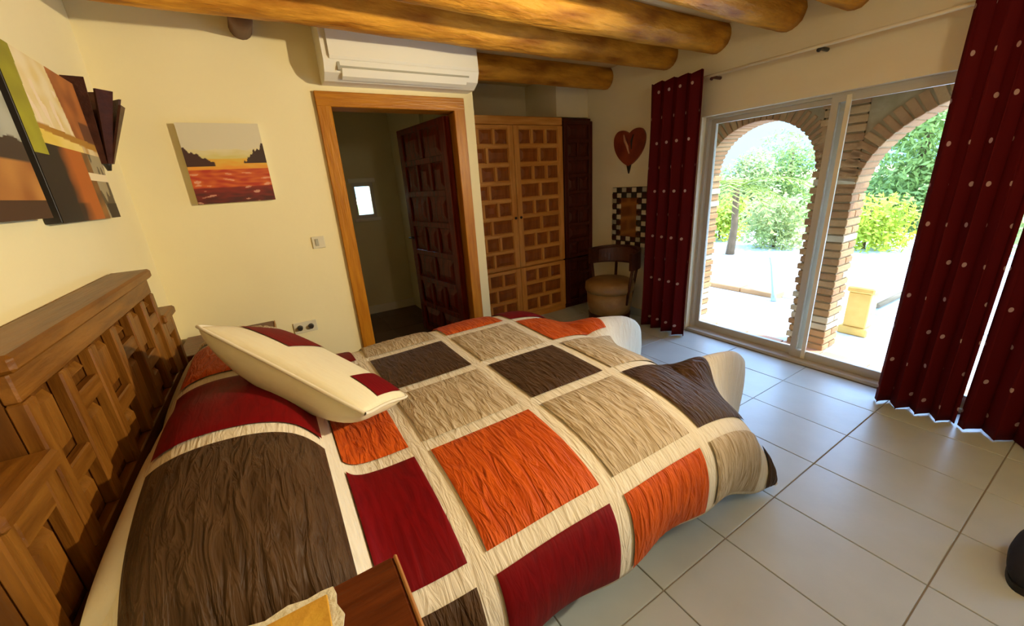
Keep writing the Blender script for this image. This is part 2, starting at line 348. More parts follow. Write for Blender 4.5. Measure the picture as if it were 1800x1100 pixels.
# ------------------------------------------------------------------ outside: brick arcade, terrace, garden
AX0, AX1 = 3.60, 3.84
arc = struct(MB().box(AX0+.012, AX1-.012, 1.22, 1.46, -.02, 2.0).out('wall_arcade', 'mortar'))
def arch_pts(yc, hw, zs, rise, n=26):
    return [(yc+hw*math.cos(PI*k/n), zs+rise*math.sin(PI*k/n)) for k in range(n+1)]
ARCHES = [(1.915, .445, 1.41, .40), (.40, .81, 1.25, .60)]
def spandrel(yc, hw, zs, rise, ya, yb, top=2.75):
    mb = MB(); P = arch_pts(yc, hw, zs, rise, 26)[::-1]
    for (a, c) in zip(P[:-1], P[1:]): mb.prism([a, c, (c[0], top), (a[0], top)], AX0+.01, AX1-.01)
    return mb
spandrel(*ARCHES[0], 0, 0).out('spandrel', 'mortar', arc)
spandrel(*ARCHES[1], 0, 0).out('spandrel', 'mortar', arc)
MB().box(AX0+.01, AX1-.01, 1.21, 1.47, 2.0, 2.75).box(AX0+.01, AX1-.01, 2.36, 3.4, -.02, 2.75).box(AX0+.01, AX1-.01, -2.2, -.41, 1.9, 2.75).box(AX0+.01, AX1-.01, -.75, -.41, -.02, 1.9).box(AX0+.01, AX1-.01, -2.2, -1.95, -.02, 1.9).out('masonry', 'mortar', arc)
MB().box(XR+.2, AX1, -2.2, 3.4, 2.5, 2.75).out('sky_blocker', 'white_plaster', arc)  # unseen slab added over the porch gap to block the sky
bmk = {}
def brick(x0, x1, y0, y1, z0, z1, m, rx=0, c=None):
    k = (round(x1-x0, 3), round(y1-y0, 3), round(z1-z0, 3), m)
    if k not in bmk:
        a, b_, c_ = k[0]/2, k[1]/2, k[2]/2
        bmk[k] = MB().box(-a, a, -b_, b_, -c_, c_, .004).mesh('brick'); bmk[k].materials.append(M[m])
    o = link('brick', bmk[k], None, arc); o.location = c or ((x0+x1)/2, (y0+y1)/2, (z0+z1)/2); o.rotation_euler = (rx, 0, 0); return o
CZ = .0585
def bm_(i): return random.choice(['brick', 'brick', 'brick_b', 'brick_b', 'brick_w']) if i > 6 else random.choice(['brick', 'brick_b', 'brick_w', 'brick_w'])
# pillar between the arches, running bond with toothed edges
for i in range(33):
    z = i*CZ; z1 = z+CZ-.012; p = .012*(i % 2)
    if z1 > 1.92: break
    yl = 1.47+.014*(i % 2); yr = 1.21
    if i % 2: brick(AX0, AX1, yr, yr+.125, z, z1, bm_(i)); brick(AX0, AX1, yr+.135, yl, z, z1, bm_(i))
    else:
        brick(AX0, AX0+.115, yr, yl, z, z1, bm_(i)); brick(AX0+.125, AX1, yr, yl, z, z1, bm_(i))
# left jamb of the far arch
for i in range(24):
    z = i*CZ; o_ = .012*(i % 2)
    brick(AX0, AX1, 2.355-o_, 2.355-o_+.235, z, z+CZ-.012, bm_(i))
    if i % 2: pass
# voussoirs round both arches and brick courses above
for (yc, hw, zs, rise), nv in zip(ARCHES, (30, 40)):
    for k in range(nv):
        t_ = PI*(k+.5)/nv; y = yc+hw*math.cos(t_); z = zs+rise*math.sin(t_)
        nx, nz = math.cos(t_)/hw, math.sin(t_)/rise; l = math.hypot(nx, nz); nx, nz = nx/l, nz/l
        ang = math.atan2(nz, nx)
        ds = math.hypot(hw*math.sin(t_), rise*math.cos(t_))*PI/nv-.010
        brick(-.5*(AX1-AX0), .5*(AX1-AX0), 0, .125, 0, max(.02, round(ds, 2)), random.choice(['brick', 'brick_b', 'brick']), ang, ((AX0+AX1)/2, y+nx*.056, z+nz*.056))
for i in range(24, 36):
    z = 1.935+(i-24)*CZ
    for j in range(7):
        ys = 2.9-j*.25-(i % 2)*.12
        if z > 2.2: break
        ok = all(((y_-c[0])/(c[1]+.12))**2+((z+.02-c[2])/(c[3]+.12))**2 > 1 for c in ARCHES for y_ in (ys, ys+.23))
        if ok: brick(AX0, AX0+.1, ys, ys+.238, z, z+CZ-.012, random.choice(['brick', 'brick_b']))
# ground
ter = struct(MB().box(3.43, 4.86, -7, 12, -.12, -.012).box(4.98, 11, -7, 12, -.12, -.012).box(4.86, 4.98, -7, 12, -.12, -.03).out('terrace', 'terrace'))
for j in range(12):
    MB().box(3.44, 3.62, -.9+j*.3, -.9+j*.3+.29, -.012, .004, .003).out('threshold_tile', 'terracotta', ter)
for j in range(14):
    y0 = 2.15+j*.42; MB().box(4.82, 5.02, y0, y0+.41, -.03, .045, .006).out('coping_stone', 'coping', ter)
struct(MB().box(11, 60, -40, 60, -.14, -.02).box(-20, 11, 12, 60, -.14, -.02).box(3.43, 11, -40, -7, -.14, -.02).out('lawn', 'grass'))
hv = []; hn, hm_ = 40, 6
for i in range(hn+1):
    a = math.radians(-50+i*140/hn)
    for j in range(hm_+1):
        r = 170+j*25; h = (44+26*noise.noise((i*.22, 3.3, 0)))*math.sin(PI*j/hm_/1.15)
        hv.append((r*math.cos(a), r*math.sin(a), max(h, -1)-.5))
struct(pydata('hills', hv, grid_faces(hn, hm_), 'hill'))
tag(MB().tube([(5.1, 1.33, .03), (7.0, 1.29, .03)], .028, 8).out('timber_edging', 'timber', None, True), 'dark weathered timber edging lying across the sunlit terrace', 'edging')
tag(MB().tube([(4.72, 2.12, -.012), (4.74, 2.14, .06), (4.95, 2.3, .34), (5.0, 2.35, .42)], [.03, .022, .016, .016], 10).out('leaning_pole', 'blue_pole', None, True), 'pale blue metal pole leaning over the terrace coping', 'pole')
pl = thing('stone_plinth', 'yellow stone plinth with moulded cap standing on the terrace beside the brick pillar', 'plinth', (4.28, 1.22, -.012))
MB().box(-.10, .10, -.105, .105, 0, .07, .008).out('base', 'yellow_stone', pl)
MB().box(-.08, .08, -.08, .08, .07, .38, .006).out('block', 'yellow_stone', pl)
MB().box(-.09, .09, -.095, .095, .38, .43, .010).out('cap', 'yellow_stone', pl)

def foliage(name, blobs, n, size, m, parent, seed=1):
    rnd = random.Random(seed); vs = []; fs = []
    tot = sum(b_[3]**2 for b_ in blobs)
    for (bx, by, bz, br) in blobs:
        for _ in range(int(n*br*br/tot)):
            d = Vector((rnd.gauss(0, 1), rnd.gauss(0, 1), rnd.gauss(0, 1))).normalized()*br*(rnd.random()**.35)
            c = Vector((bx, by, bz))+Vector((d.x, d.y, d.z*.9))
            a = Vector((rnd.gauss(0, 1), rnd.gauss(0, 1), rnd.gauss(0, 1))).normalized(); b2 = a.orthogonal().normalized()
            s = size*rnd.uniform(.6, 1.3); i = len(vs)
            vs += [c-a*s, c+b2*s*.45, c+a*s, c-b2*s*.45]; fs.append((i, i+1, i+2, i+3))
    o = pydata(name, [tuple(v) for v in vs], fs, m, parent, None, False); o['kind'] = 'stuff'; return o
def plant(name, label, cat, x, y, h, r, m, n=2600, size=.1, trunk=.25, seed=1, low=True):
    rnd = random.Random(seed); t = thing(name, label, cat, (x, y, -.02))
    th = h*trunk
    MB().tube([(0, 0, 0), (.03*h, .02*h, th*.6), (0, .0, h*.55), (.02, .02, h*.8)], [.035*h, .028*h, .02*h, .006*h], 8).out('trunk', 'bark', t, True)
    bl = []
    for k in range(11):
        a = rnd.uniform(0, 2*PI); q = rnd.uniform(.1, .62)*r; z = th+(h-th)*rnd.uniform(.10, .85)
        bl.append((q*math.cos(a), q*math.sin(a), z, r*rnd.uniform(.38, .6)))
    bl.append((0, 0, th+(h-th)*.5, r*.65))
    if low:
        for k in range(7):
            a = 2*PI*k/7; bl.append((r*.55*math.cos(a), r*.55*math.sin(a), r*.33, r*.42))
    foliage('foliage', bl, n, size, m, t, seed)
    return t
# front shrubs: bright yellow green; taller trees further out
plant('shrub', 'bright yellow green bush in the right hand arch beside the brick pillar', 'bush', 8.7, 2.62, .95, .62, 'leaf_y', 2600, .05, .05, 2)
plant('shrub', 'pale feathery bush low in the right hand arch beside the red curtain', 'bush', 9.3, 1.50, .75, .62, 'leaf_p', 2200, .055, .05, 3)
plant('shrub', 'yellow green bush low in the left hand arch by the blue pole', 'bush', 8.4, 5.05, .9, .62, 'leaf_y', 2400, .05, .05, 4)
plant('shrub', 'pale sunlit bush at the right of the left hand arch, against the pillar', 'bush', 8.1, 3.78, .95, .62, 'leaf_p', 2400, .05, .05, 5)
plant('shrub', 'yellow green bush below the palm fronds at the far left of the window', 'bush', 8.3, 6.35, .95, .65, 'leaf_y', 2400, .05, .05, 6)
plant('garden_tree', 'tall mid green tree filling the right hand arch', 'tree', 12.4, 3.05, 3.7, 1.55, 'leaf', 8500, .075, .1, 7)
plant('garden_tree', 'large green tree partly behind the right red curtain', 'tree', 12.2, -.05, 3.6, 1.5, 'leaf', 7000, .08, .1, 8)
plant('garden_tree', 'pale green tree filling the left hand arch under the blue hill', 'tree', 10.9, 6.0, 1.95, 1.15, 'leaf_p', 6500, .065, .08, 9)
plant('garden_tree', 'yellow green tree behind the palm in the left hand arch', 'tree', 11.2, 8.9, 3.2, 1.6, 'leaf_y', 6500, .08, .08, 10)
plant('garden_tree', 'mid green tree hidden mostly behind the brick pillar', 'tree', 13.0, 5.9, 2.4, 1.2, 'leaf', 4500, .07, .08, 11)
plant('garden_tree', 'green tree beyond the right arch at the edge of the curtain', 'tree', 12.5, -3.2, 4.2, 1.6, 'leaf', 4500, .09, .1, 12)
pm = thing('palm', 'young palm with arching fronds seen in the top left of the left hand arch', 'palm', (7.0, 3.98, -.02))
MB().tube([(0, 0, 0), (.05, 0, .5), (.02, .02, 1.15)], [.075, .055, .05], 10).out('trunk', 'bark', pm, True)
for k in range(16):
    a = 2*PI*k/16+.2*(k % 3); L_ = 1.15+.2*(k % 2); up = .75 if k % 2 else .35
    spine = []
    for q in range(13):
        s = q/12; spine.append(Vector((math.cos(a)*L_*s, math.sin(a)*L_*s, 1.15+up*s-.95*s*s)))
    vs, fs = [], []
    side = Vector((-math.sin(a), math.cos(a), 0))
    for q in range(1, 13):
        for sg in (-1, 1):
            p = spine[q]; d = (spine[q]-spine[q-1]).normalized(); l = .34*math.sin(PI*min(.95, .2+q/14))
            tip = p+side*sg*l*.8+d*l*.6-Vector((0, 0, .12*l)); i = len(vs)
            vs += [p-d*.03, p+d*.03, tip]; fs.append((i, i+1, i+2))
    for q in range(12):
        i = len(vs); u = Vector((0, 0, .008)); vs += [spine[q]-u, spine[q+1]-u, spine[q+1]+u, spine[q]+u]; fs.append((i, i+1, i+2, i+3))
    pydata('frond', [tuple(v) for v in vs], fs, 'leaf_palm', pm, None, False)

# ------------------------------------------------------------------ ceiling logs
def log(y, z, r, x0, x1, label, seed, m='log'):
    vs, fs = [], []; nx, na = 60, 20
    for i in range(nx+1):
        x = x0+(x1-x0)*i/nx
        cy = .018*noise.noise((x*.9, seed*3.1, 0)); cz = .014*noise.noise((x*.9, seed*3.1, 9))
        for k in range(na):
            a = 2*PI*k/na
            rr = r*(1+.07*noise.noise((x*2.2, math.cos(a)*.8+seed, math.sin(a)*.8))+.035*noise.noise((x*9, math.cos(a)*2.5+seed, math.sin(a)*2.5)))
            vs.append((x, cy+rr*math.cos(a), cz+rr*math.sin(a)))
    for i in range(nx):
        for k in range(na): fs.append((i*na+k, i*na+(k+1) % na, (i+1)*na+(k+1) % na, (i+1)*na+k))
    fs.append(tuple(range(na))[::-1]); fs.append(tuple(nx*na+k for k in range(na)))
    o = pydata('ceiling_beam', vs, fs, m); o.location = (0, y, z)
    tag(o, label, 'beam', 'round timber ceiling beams'); return o
ZB = 2.395
log(3.30, ZB, .105, 1.60, XR, 'round timber beam over the wardrobe, farthest from the camera', 1)
log(2.56, ZB, .105, XL, XR, 'round timber beam just in front of the air conditioner', 2)
log(2.11, ZB, .105, XL, XR, 'round timber beam, second in front of the air conditioner', 3)
log(1.63, ZB+.008, .105, XL, XR, 'round timber beam, third in front of the air conditioner, above the sliding door', 4)
log(1.26, ZB+.01, .105, XL, XR, 'round timber beam at the top edge, fourth in front of the air conditioner', 5)
log(.78, ZB+.01, .105, XL, XR, 'round timber beam overhead, just above and in front of the camera', 6)
log(.30, ZB+.01, .105, XL, XR, 'round timber beam right above the camera', 7)
log(-.18, ZB+.01, .105, XL, XR, 'round timber beam just behind the camera', 8)
o = MB().tube([(.12, 2.69, 2.385), (.125, 2.85, 2.39), (.12, YB, 2.395)], [.055, .058, .058], 16).out('beam_stub', 'log_dark', None, True)
tag(o, 'dark round timber stub jutting from the back wall, left of the air conditioner', 'beam')

# ------------------------------------------------------------------ air conditioner
ac = thing('air_conditioner', 'white split air conditioner mounted above the wooden door frame', 'air conditioner', (0, 0, 0))
prof = [(YB, 2.455), (2.90, 2.455), (2.845, 2.43), (2.835, 2.22), (2.865, 2.16), (2.93, 2.125), (YB, 2.125)]
MB().prism([(a, b_) for a, b_ in prof], .50, 1.535).out('casing', 'ac', ac)
MB().prism([(2.838, 2.425), (2.826, 2.42), (2.82, 2.24), (2.829, 2.225)], .535, 1.52).out('front_panel', 'ac', ac)
MB().prism([(2.862, 2.176), (2.842, 2.182), (2.862, 2.142), (2.892, 2.128), (2.90, 2.138)], .60, 1.44).out('louvre_flap', 'ac', ac)
MB().box(.585, 1.46, 2.846, 2.87, 2.186, 2.196).out('air_slot', 'slot', ac)
MB().box(.575, .59, 2.838, 2.86, 2.17, 2.215).out('end_clip', 'slot', ac)

# ------------------------------------------------------------------ pictures and wall pieces
def canvas(name, label, w, h, d, fn, loc, rz, edge='white', nu=72, nv=72):
    """stretched canvas: local X width, Z height, the print faces -Y"""
    t = thing(name, label, 'picture', loc, rz)
    MB().box(0, w, .003, d, 0, h, .003).out('stretcher', edge, t)
    vs = [(w*i/nu, 0, h*j/nv) for i in range(nu+1) for j in range(nv+1)]
    n0 = len(vs); fs = grid_faces(nu, nv)
    me = bpy.data.meshes.new('print'); 
    me.from_pydata(vs, [], fs); me.materials.append(M['print'])
    ca = me.color_attributes.new('print', 'FLOAT_COLOR', 'CORNER')
    for p in me.polygons:
        for li in p.loop_indices:
            v = me.vertices[me.loops[li].vertex_index].co
            c = fn((p.center.x)/w*.6+v.x/w*.4, p.center.z/h*.6+v.z/h*.4); ca.data[li].color = (*c, 1)
    o = bpy.data.objects.new('print', me); COL.objects.link(o); o.parent = t; o.location = (0, .002, 0)
    return t
def nz(u, v, s, k=0): return noise.noise((u*s, v*s, k))
def mixc(a, b_, t): t = max(0, min(1, t)); return tuple(x+(y-x)*t for x, y in zip(a, b_))
def poppies(u, v):
    n = nz(u, v, 6); n2 = nz(u*1.0, v*4, 7, 3)
    if v > .68+.03*n: c = (.66, .60, .42)
    elif v > .56: c = mixc((.62, .52, .16), (.70, .62, .36), (v-.56)*8+n2*.4)
    elif v > .43: c = mixc((.75, .30, .03), (.70, .45, .06), (v-.43)*7+n2*.5)
    elif v > .20: c = mixc((.42, .03, .01), (.62, .13, .02), .5+n2*1.2)
    else: c = mixc((.07, .012, .008), (.26, .02, .01), v*4+n2*.7)
    if u < .34 and .47-.0*u < v < .70-.55*u+.04*nz(u, 0, 22): c = (.055, .020, .012)
    if u > .70 and .50 < v < .52+.75*(u-.70)+.06*nz(u, 0, 25): c = (.045, .022, .014)
    if v < .38 and n2 > .42: c = mixc(c, (.80, .45, .30), .6)
    return c
canvas('canvas_picture', 'white edged canvas of a red poppy field hanging on the back wall', .40, .44, .04, poppies, (-.31, YB-.042, 1.45), 0)
def city(u, v):
    n = nz(u, v, 9); n2 = nz(u*3, v, 5, 2)
    if v < .47:
        c = (.012, .008, .006)
        if u > .30: c = mixc((.03, .012, .006), (.46, .12, .012), (u-.30)*7+n*.3-(.0 if v > .12 else .4))
        if u > .66: c = mixc((.10, .05, .02), (.30, .14, .03), .5+n)
        if u > .76: c = (.36, .30, .17) if n2 > -.1 else (.10, .075, .04)
        if .28 < v < .33 and u > .66: c = (.84, .72, .46)
        if v < .11 and u > .80: c = (.03, .02, .012)
    elif v < .60-.04*u:
        c = mixc((.72, .52, .06), (.84, .64, .20), u*1.4+n*.4)
        if u > .72: c = mixc((.50, .26, .05), (.75, .62, .35), .5+n2)
        if v > .565-.06*u: c = (.42, .20, .02)
    else:
        c = mixc((.72, .55, .22), (.80, .68, .42), .5+n)
        if n2 > .25 and v < .85: c = (.82, .66, .46)
        if u > .66-.10*(v-.6)*2: c = mixc((.26, .07, .012), (.44, .14, .025), .5+n)
        if u > .82 and v < .70: c = (.12, .03, .01)
    if u < .17+.05*(v-.5) and v > .40: c = mixc((.20, .17, .01), (.38, .36, .02), 1.3-v+n*.3)
    return c
canvas('canvas_picture', 'tall abstract canvas with cream, rust and black blocks, beside the dark wooden sconce', .64, .54, .045, city, (XL+.047, 1.88, 1.42), PI/2, 'black')
def dusk(u, v):
    n = nz(u, v, 5)
    if v < .10: return (.06, .025, .01)
    if v < .30: return mixc((.30, .10, .02), (.55, .26, .06), .5+n)
    if v < .40+.05*n: return (.05, .03, .02)
    return mixc((.22, .24, .19), (.42, .42, .33), .5+n)
canvas('canvas_picture', 'grey and orange canvas cut by the left edge of the picture', .62, .54, .045, dusk, (XL+.047, 1.20, 1.44), PI/2, 'black')
sc = thing('wall_sconce', 'dark wooden fan shaped wall sconce tapering to a point, by the room corner', 'sconce', (XL+.005, 2.70, 1.66))
MB().prism([(-.02, .0), (.02, 0), (.085, .27), (-.085, .27)], 0, .012).out('back_plate', 'black', sc)
for k in range(5):
    a = math.radians(-80+k*40); c, s_ = math.cos(a), math.sin(a)
    v = []
    for (r, z, wd_) in ((.022, .0, .010), (.125, (.34, .30, .25, .29, .33)[k], .036)):
        for dr in (0, .010):
            for sg in (-1, 1): v.append(((r+dr)*c*1.0+.012-sg*wd_*s_, (r+dr)*s_+sg*wd_*c, z))
    pydata('stave', v, [(0, 1, 3, 2), (4, 6, 7, 5), (0, 4, 5, 1), (2, 3, 7, 6), (0, 2, 6, 4), (1, 5, 7, 3)], 'chair_wood', sc, None, False)
MB().tube([(.02, 0, -.03), (.02, 0, .03)], [.008, .024], 10).out('tip', 'black', sc, True)
# heart plaque on the window wall
hp = thing('heart_plaque', 'reddish brown heart shaped wall plaque with a dark pointed tip, by the left curtain', 'plaque', (XR-.001, 2.95, 1.745))
def heart(s, n=48):
    half = [(0, .095), (.035, .118), (.085, .132), (.15, .125), (.192, .08), (.198, .01), (.175, -.06), (.125, -.125), (.06, -.175), (0, -.205)]
    q = catmull(half, 3)
    return [(s/.215*a, s/.215*b_) for a, b_ in q]+[(-s/.215*a, s/.215*b_) for a, b_ in q[-2:0:-1]]
hm = MB(); 
for (s0, xa, xb) in ((.215, 0, -.02),): hm.prism(heart(s0), xa, xb)
me = hm.mesh('heart'); ho = link('heart', me, None, hp); me.materials.append(mat('heart_glaze', (.30, .055, .02), (.16, .02, .012), 9, .35))
hv = [(-.032*(1-(k/8)**2)-.02, 0, 0) for k in range(1)]
V = [(-.036, 0, -.01)]+[(-.0205, y*.94, z*.94) for y, z in heart(.215)]
n_ = len(V)-1; pydata('domed_face', V, [(0, 1+k, 1+(k+1) % n_) for k in range(n_)], me.materials[0], hp)
MB().prism([(-.026, -.19), (.026, -.19), (0, -.275)], 0, -.018).out('tip', 'black', hp)
hr = MB().tube([(-.036, .05, .09), (-.046, .025, .03), (-.046, -.005, -.02), (-.034, -.02, -.09)], [.006, .013, .012, .006], 8).out('streak', mat('pink_glaze', (.62, .33, .22), (.55, .25, .16), 12, .4), hp, True)
hr['label'] = 'pale pink streak'
o = MB().tube([(-.034, -.07, .08), (-.040, -.05, .02), (-.032, -.045, -.05)], [.004, .009, .004], 8).out('streak', 'black', hp, True); o['label'] = 'dark streak'
# mosaic framed mirror
mr = thing('wall_mirror', 'rectangular mirror in a frame of dark and pale mosaic blocks above the chair', 'mirror', (XR-.001, 2.93, .74))
W_, H_ = .46, .60
MB().box(-.012, 0, -W_/2, W_/2, 0, H_).out('backing', 'black', mr)
MB().box(-.018, -.012, -W_/2+.105, W_/2-.105, .105, H_-.105).out('mirror_glass', 'mirror', mr)
bmats = ['chair_wood', 'black', 'slot', 'ivory']; tb_ = {}
for mname in bmats:
    q = MB().box(-.012, 0, -.028, .028, -.022, .022, .004).mesh('frame_block'); q.materials.append(M[mname]); tb_[mname] = q
ny, nzb = 7, 11
for i in range(ny):
    for j in range(nzb):
        yy = -W_/2+.031+i*(W_-.062)/(ny-1); zz = .026+j*(H_-.052)/(nzb-1)
        if abs(yy) < W_/2-.10 and .10 < zz < H_-.10: continue
        mname = random.choice(('chair_wood', 'black')) if (i+j) % 2 else random.choice(('slot', 'ivory'))
        o = link('frame_block', tb_[mname], None, mr); o.location = (-.012, yy, zz)
# switch and socket on the back wall
sw = thing('light_switch', 'small ivory light switch on the back wall left of the door frame', 'switch', (.285, YB-.001, 1.15))
MB().box(-.04, .04, -.009, 0, -.04, .04, .003).out('plate', 'ivory', sw)
MB().box(-.022, .0, -.014, -.009, -.024, .024, .002).out('rocker', 'slot', sw)
sk = thing('wall_socket', 'double socket with two small dark plugs on the back wall behind the cushion', 'socket', (.085, YB-.001, .575))
MB().box(-.075, .075, -.009, 0, -.04, .04, .003).out('plate', 'ivory', sk)
for dx in (-.035, .035): MB().tube([(dx, -.009, .0), (dx, -.035, .0)], [.019, .015], 12).out('plug', 'black', sk)

# ------------------------------------------------------------------ wardrobe
wr = thing('wardrobe', 'honey brown wardrobe with two doors of carved square coffers in the wall recess', 'wardrobe', (1.60, 3.50, 0))
MB().box(0, 1.215, .02, .58, 0, 2.03).out('carcass', 'wardrobe', wr)
MB().box(-.0, 1.215, -.012, .58, 1.985, 2.06, .006).out('cornice', 'wardrobe_x', wr)
MB().box(.0, 1.215, 0, .02, 0, .06).out('plinth', 'wardrobe_x', wr)
for x0 in (.005, .610):
    d = MB().box(x0, x0+.60, -.002, .019, .60, 1.98).out('door', 'wardrobe', wr)
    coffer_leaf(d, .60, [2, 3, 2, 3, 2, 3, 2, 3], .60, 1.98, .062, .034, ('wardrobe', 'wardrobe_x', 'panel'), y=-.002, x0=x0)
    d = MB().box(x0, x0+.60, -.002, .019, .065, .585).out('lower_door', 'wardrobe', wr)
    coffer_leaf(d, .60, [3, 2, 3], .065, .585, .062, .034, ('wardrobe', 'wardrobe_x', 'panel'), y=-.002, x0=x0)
for xk in (.575, .640): MB().lathe([(.004, -.0), (.013, .01), (.012, .022), (.003, .027)], 12).out('knob', 'black', wr, True).location = (xk, -.03, 1.1)
cb = thing('corner_cabinet', 'narrow dark stained cabinet between the carved wardrobe and the window wall', 'cabinet', (2.825, 3.50, 0))
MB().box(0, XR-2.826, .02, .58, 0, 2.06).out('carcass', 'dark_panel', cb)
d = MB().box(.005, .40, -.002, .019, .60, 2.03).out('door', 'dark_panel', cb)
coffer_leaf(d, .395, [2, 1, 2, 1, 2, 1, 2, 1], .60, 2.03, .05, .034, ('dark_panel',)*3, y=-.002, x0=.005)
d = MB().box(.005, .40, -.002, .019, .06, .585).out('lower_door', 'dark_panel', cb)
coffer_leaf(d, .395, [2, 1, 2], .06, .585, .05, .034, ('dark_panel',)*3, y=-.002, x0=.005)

# ------------------------------------------------------------------ corner chair: round leather seat, bowed back
ch = thing('barrel_chair', 'dark wooden chair with a bowed back and round leather seat under the mirror', 'chair', (2.885, 2.86, 0), 0)
MB().lathe([(.19, .33), (.235, .335), (.25, .37), (.245, .43), (.20, .455), (.05, .462)], 28).out('seat', 'leather', ch, True)
MB().lathe([(.17, .10), (.205, .105), (.225, .20), (.230, .33), (.19, .335)], 28).out('barrel_body', 'leather', ch, True)
MB().lathe([(.19, .075), (.215, .08), (.215, .115), (.19, .12)], 28).out('base_ring', 'chair_wood', ch)
def bow(r, z0, z1, th, a0, a1, n=20):
    vs, fs = [], []
    for i in range(n+1):
        a = a0+(a1-a0)*i/n; rise = .02*math.cos((i/n-.5)*PI)
        for (rr, z) in ((r, z0), (r+th, z0), (r+th, z1+rise), (r, z1+rise)): vs.append((rr*math.cos(a), rr*math.sin(a), z))
    for i in range(n):
        for k in range(4): fs.append((i*4+k, (i+1)*4+k, (i+1)*4+(k+1) % 4, i*4+(k+1) % 4))
    fs += [(3, 2, 1, 0), tuple(n*4+k for k in range(4))]; return vs, fs
v, f = bow(.27, .58, .745, .03, -PI*.52, PI*.52); pydata('backrest', v, f, 'chair_wood', ch, None, False)
v, f = bow(.253, .60, .725, .017, -PI*.40, PI*.40); pydata('back_pad', v, f, mat('brown_leather', (.11, .035, .018), (.07, .02, .01), 8, .35, .1, 40), ch, None, False)
for a in (-PI*.48, -PI*.17, PI*.17, PI*.48): MB().tube([(.222*math.cos(a), .222*math.sin(a), .22), (.285*math.cos(a), .285*math.sin(a), .60)], .015, 10).out('back_post', 'chair_wood', ch, True)
for a in (PI*.25, PI*.75, -PI*.25, -PI*.75): MB().tube([(.18*math.cos(a), .18*math.sin(a), .10), (.20*math.cos(a), .20*math.sin(a), 0)], [.024, .017], 10).out('leg', 'chair_wood', ch, True)

# ------------------------------------------------------------------ curtains and rod
XC = 3.115
rd = thing('curtain_rod', 'thin cream curtain rod with dark brackets above the sliding door', 'curtain rod', (0, 0, 0))
MB().tube([(XC, 2.54, 2.13), (XC, -.35, 2.125)], .011, 10).out('pole', 'rod', rd, True)
for y in (2.06, 1.36, -.3): MB().tube([(XR, y, 2.12), (XC+.014, y, 2.12), (XC, y, 2.105)], .012, 8).out('bracket', 'black' if y < 2 else 'bracket', rd, True)
MB().lathe([(.010, 0), (.026, .012), (.028, .035), (.012, .055)], 14).out('finial', 'bracket', rd, True).matrix_world = Matrix.Translation((XC, 2.53, 2.13)) @ Matrix.Rotation(-PI/2, 4, 'X')
def curtain(name, label, y0, y1, folds, z0, z1, amp, parent=None, flare=0, seed=0, rise=0, lean=0):
    nu, nv = folds*14, 30; vs, uv = [], []; s = 0; prev = None
    for i in range(nu+1):
        t_ = i/nu; base = y0+(y1-y0)*t_
        ph = 2*PI*folds*t_
        pt = (amp*math.sin(ph), base+.25*amp*math.sin(2*ph))
        if prev: s += math.hypot(pt[0]-prev[0], pt[1]-prev[1])
        prev = pt
        for j in range(nv+1):
            h = j/nv; z = z0+(z1-z0)*h
            sp = 1+flare*(1-h)**1.5
            k = amp*(.55+.6*(1-h))*math.sin(ph+.35*noise.noise((t_*3, h*1.5, seed)))+.014*noise.noise((t_*8, h*3, seed+5))
            yy = (y0+y1)/2+(base-(y0+y1)/2)*sp+.25*amp*math.sin(2*ph)+lean*(1-h)
            zz = z+(rise*noise.noise((t_*5, 1, seed)) if j == 0 else 0)+.012*math.sin(ph)*(h > .97)
            vs.append((XC-.062+k, yy, zz)); uv.append((s+seed*.3, z))
    o = pydata(name, vs, grid_faces(nu, nv), 'curtain', parent, uv)
    md = o.modifiers.new('t', 'SOLIDIFY'); md.thickness = .004
    if label: tag(o, label, 'curtain')
    return o
curtain('curtain', 'dark red dotted curtain gathered at the left side of the sliding door', 2.085, 2.565, 4, .012, 2.175, .036, None, 0, 1)
curtain('curtain', 'dark red dotted curtain at the right side of the sliding door, nearest the glass', .352, .70, 4, .008, 2.17, .045, None, 0, 2, .008)
curtain('curtain', 'dark red dotted curtain at the right edge of the picture, beyond the bright slit', -.32, .338, 6, .008, 2.17, .042, None, 0, 3, .008)

# ------------------------------------------------------------------ bed
bed = thing('bed', 'double bed with a patchwork quilt of crimson, orange, brown and beige squares', 'bed', (0, 0, 0))
MB().box(-.46, 1.56, .84, 2.38, .10, .30, .02).out('bed_base', 'valance', bed)
MB().box(-.46, 1.50, .92, 2.34, .30, .535, .06).out('mattress', 'sheet', bed)
for x in (-.40, 1.50):
    for y in (.90, 2.32): MB().tube([(x, y, .10), (x, y, 0)], [.03, .022], 10).out('leg', 'head_dark', bed, True)
# headboard
hb = thing('headboard', 'carved brown wooden headboard with stepped shoulders and recessed slots against the cream wall', 'headboard', (0, 0, 0))
X0, X1 = -.588, -.510         # back, face of the back board
YA, YZ = 1.10, 2.24
MB().box(X0, X1, YA, YZ, .25, 1.17).out('back_board', 'head_dark', hb)
MB().box(X0-.008, X1+.045, YA-.012, YZ+.012, 1.165, 1.203, .008).out('top_cap', 'head', hb)
fx0, fx1 = X1, X1+.026
MB().box(fx0, fx1, YA, YZ, 1.10, 1.165, .004).out('top_rail', 'head', hb)
MB().box(fx0, fx1, YA, YZ, .66, .73, .004).out('bottom_rail', 'head', hb)
ncol = 6; cw = (YZ-YA)/ncol
for i in range(ncol+1):
    y = YA+i*cw; a, b_ = (y, y+.045) if i == 0 else ((y-.045, y) if i == ncol else (y-.022, y+.022))
    MB().box(fx0, fx1+.004, a, b_, .73, 1.10, .004).out('stile', 'head_z', hb)
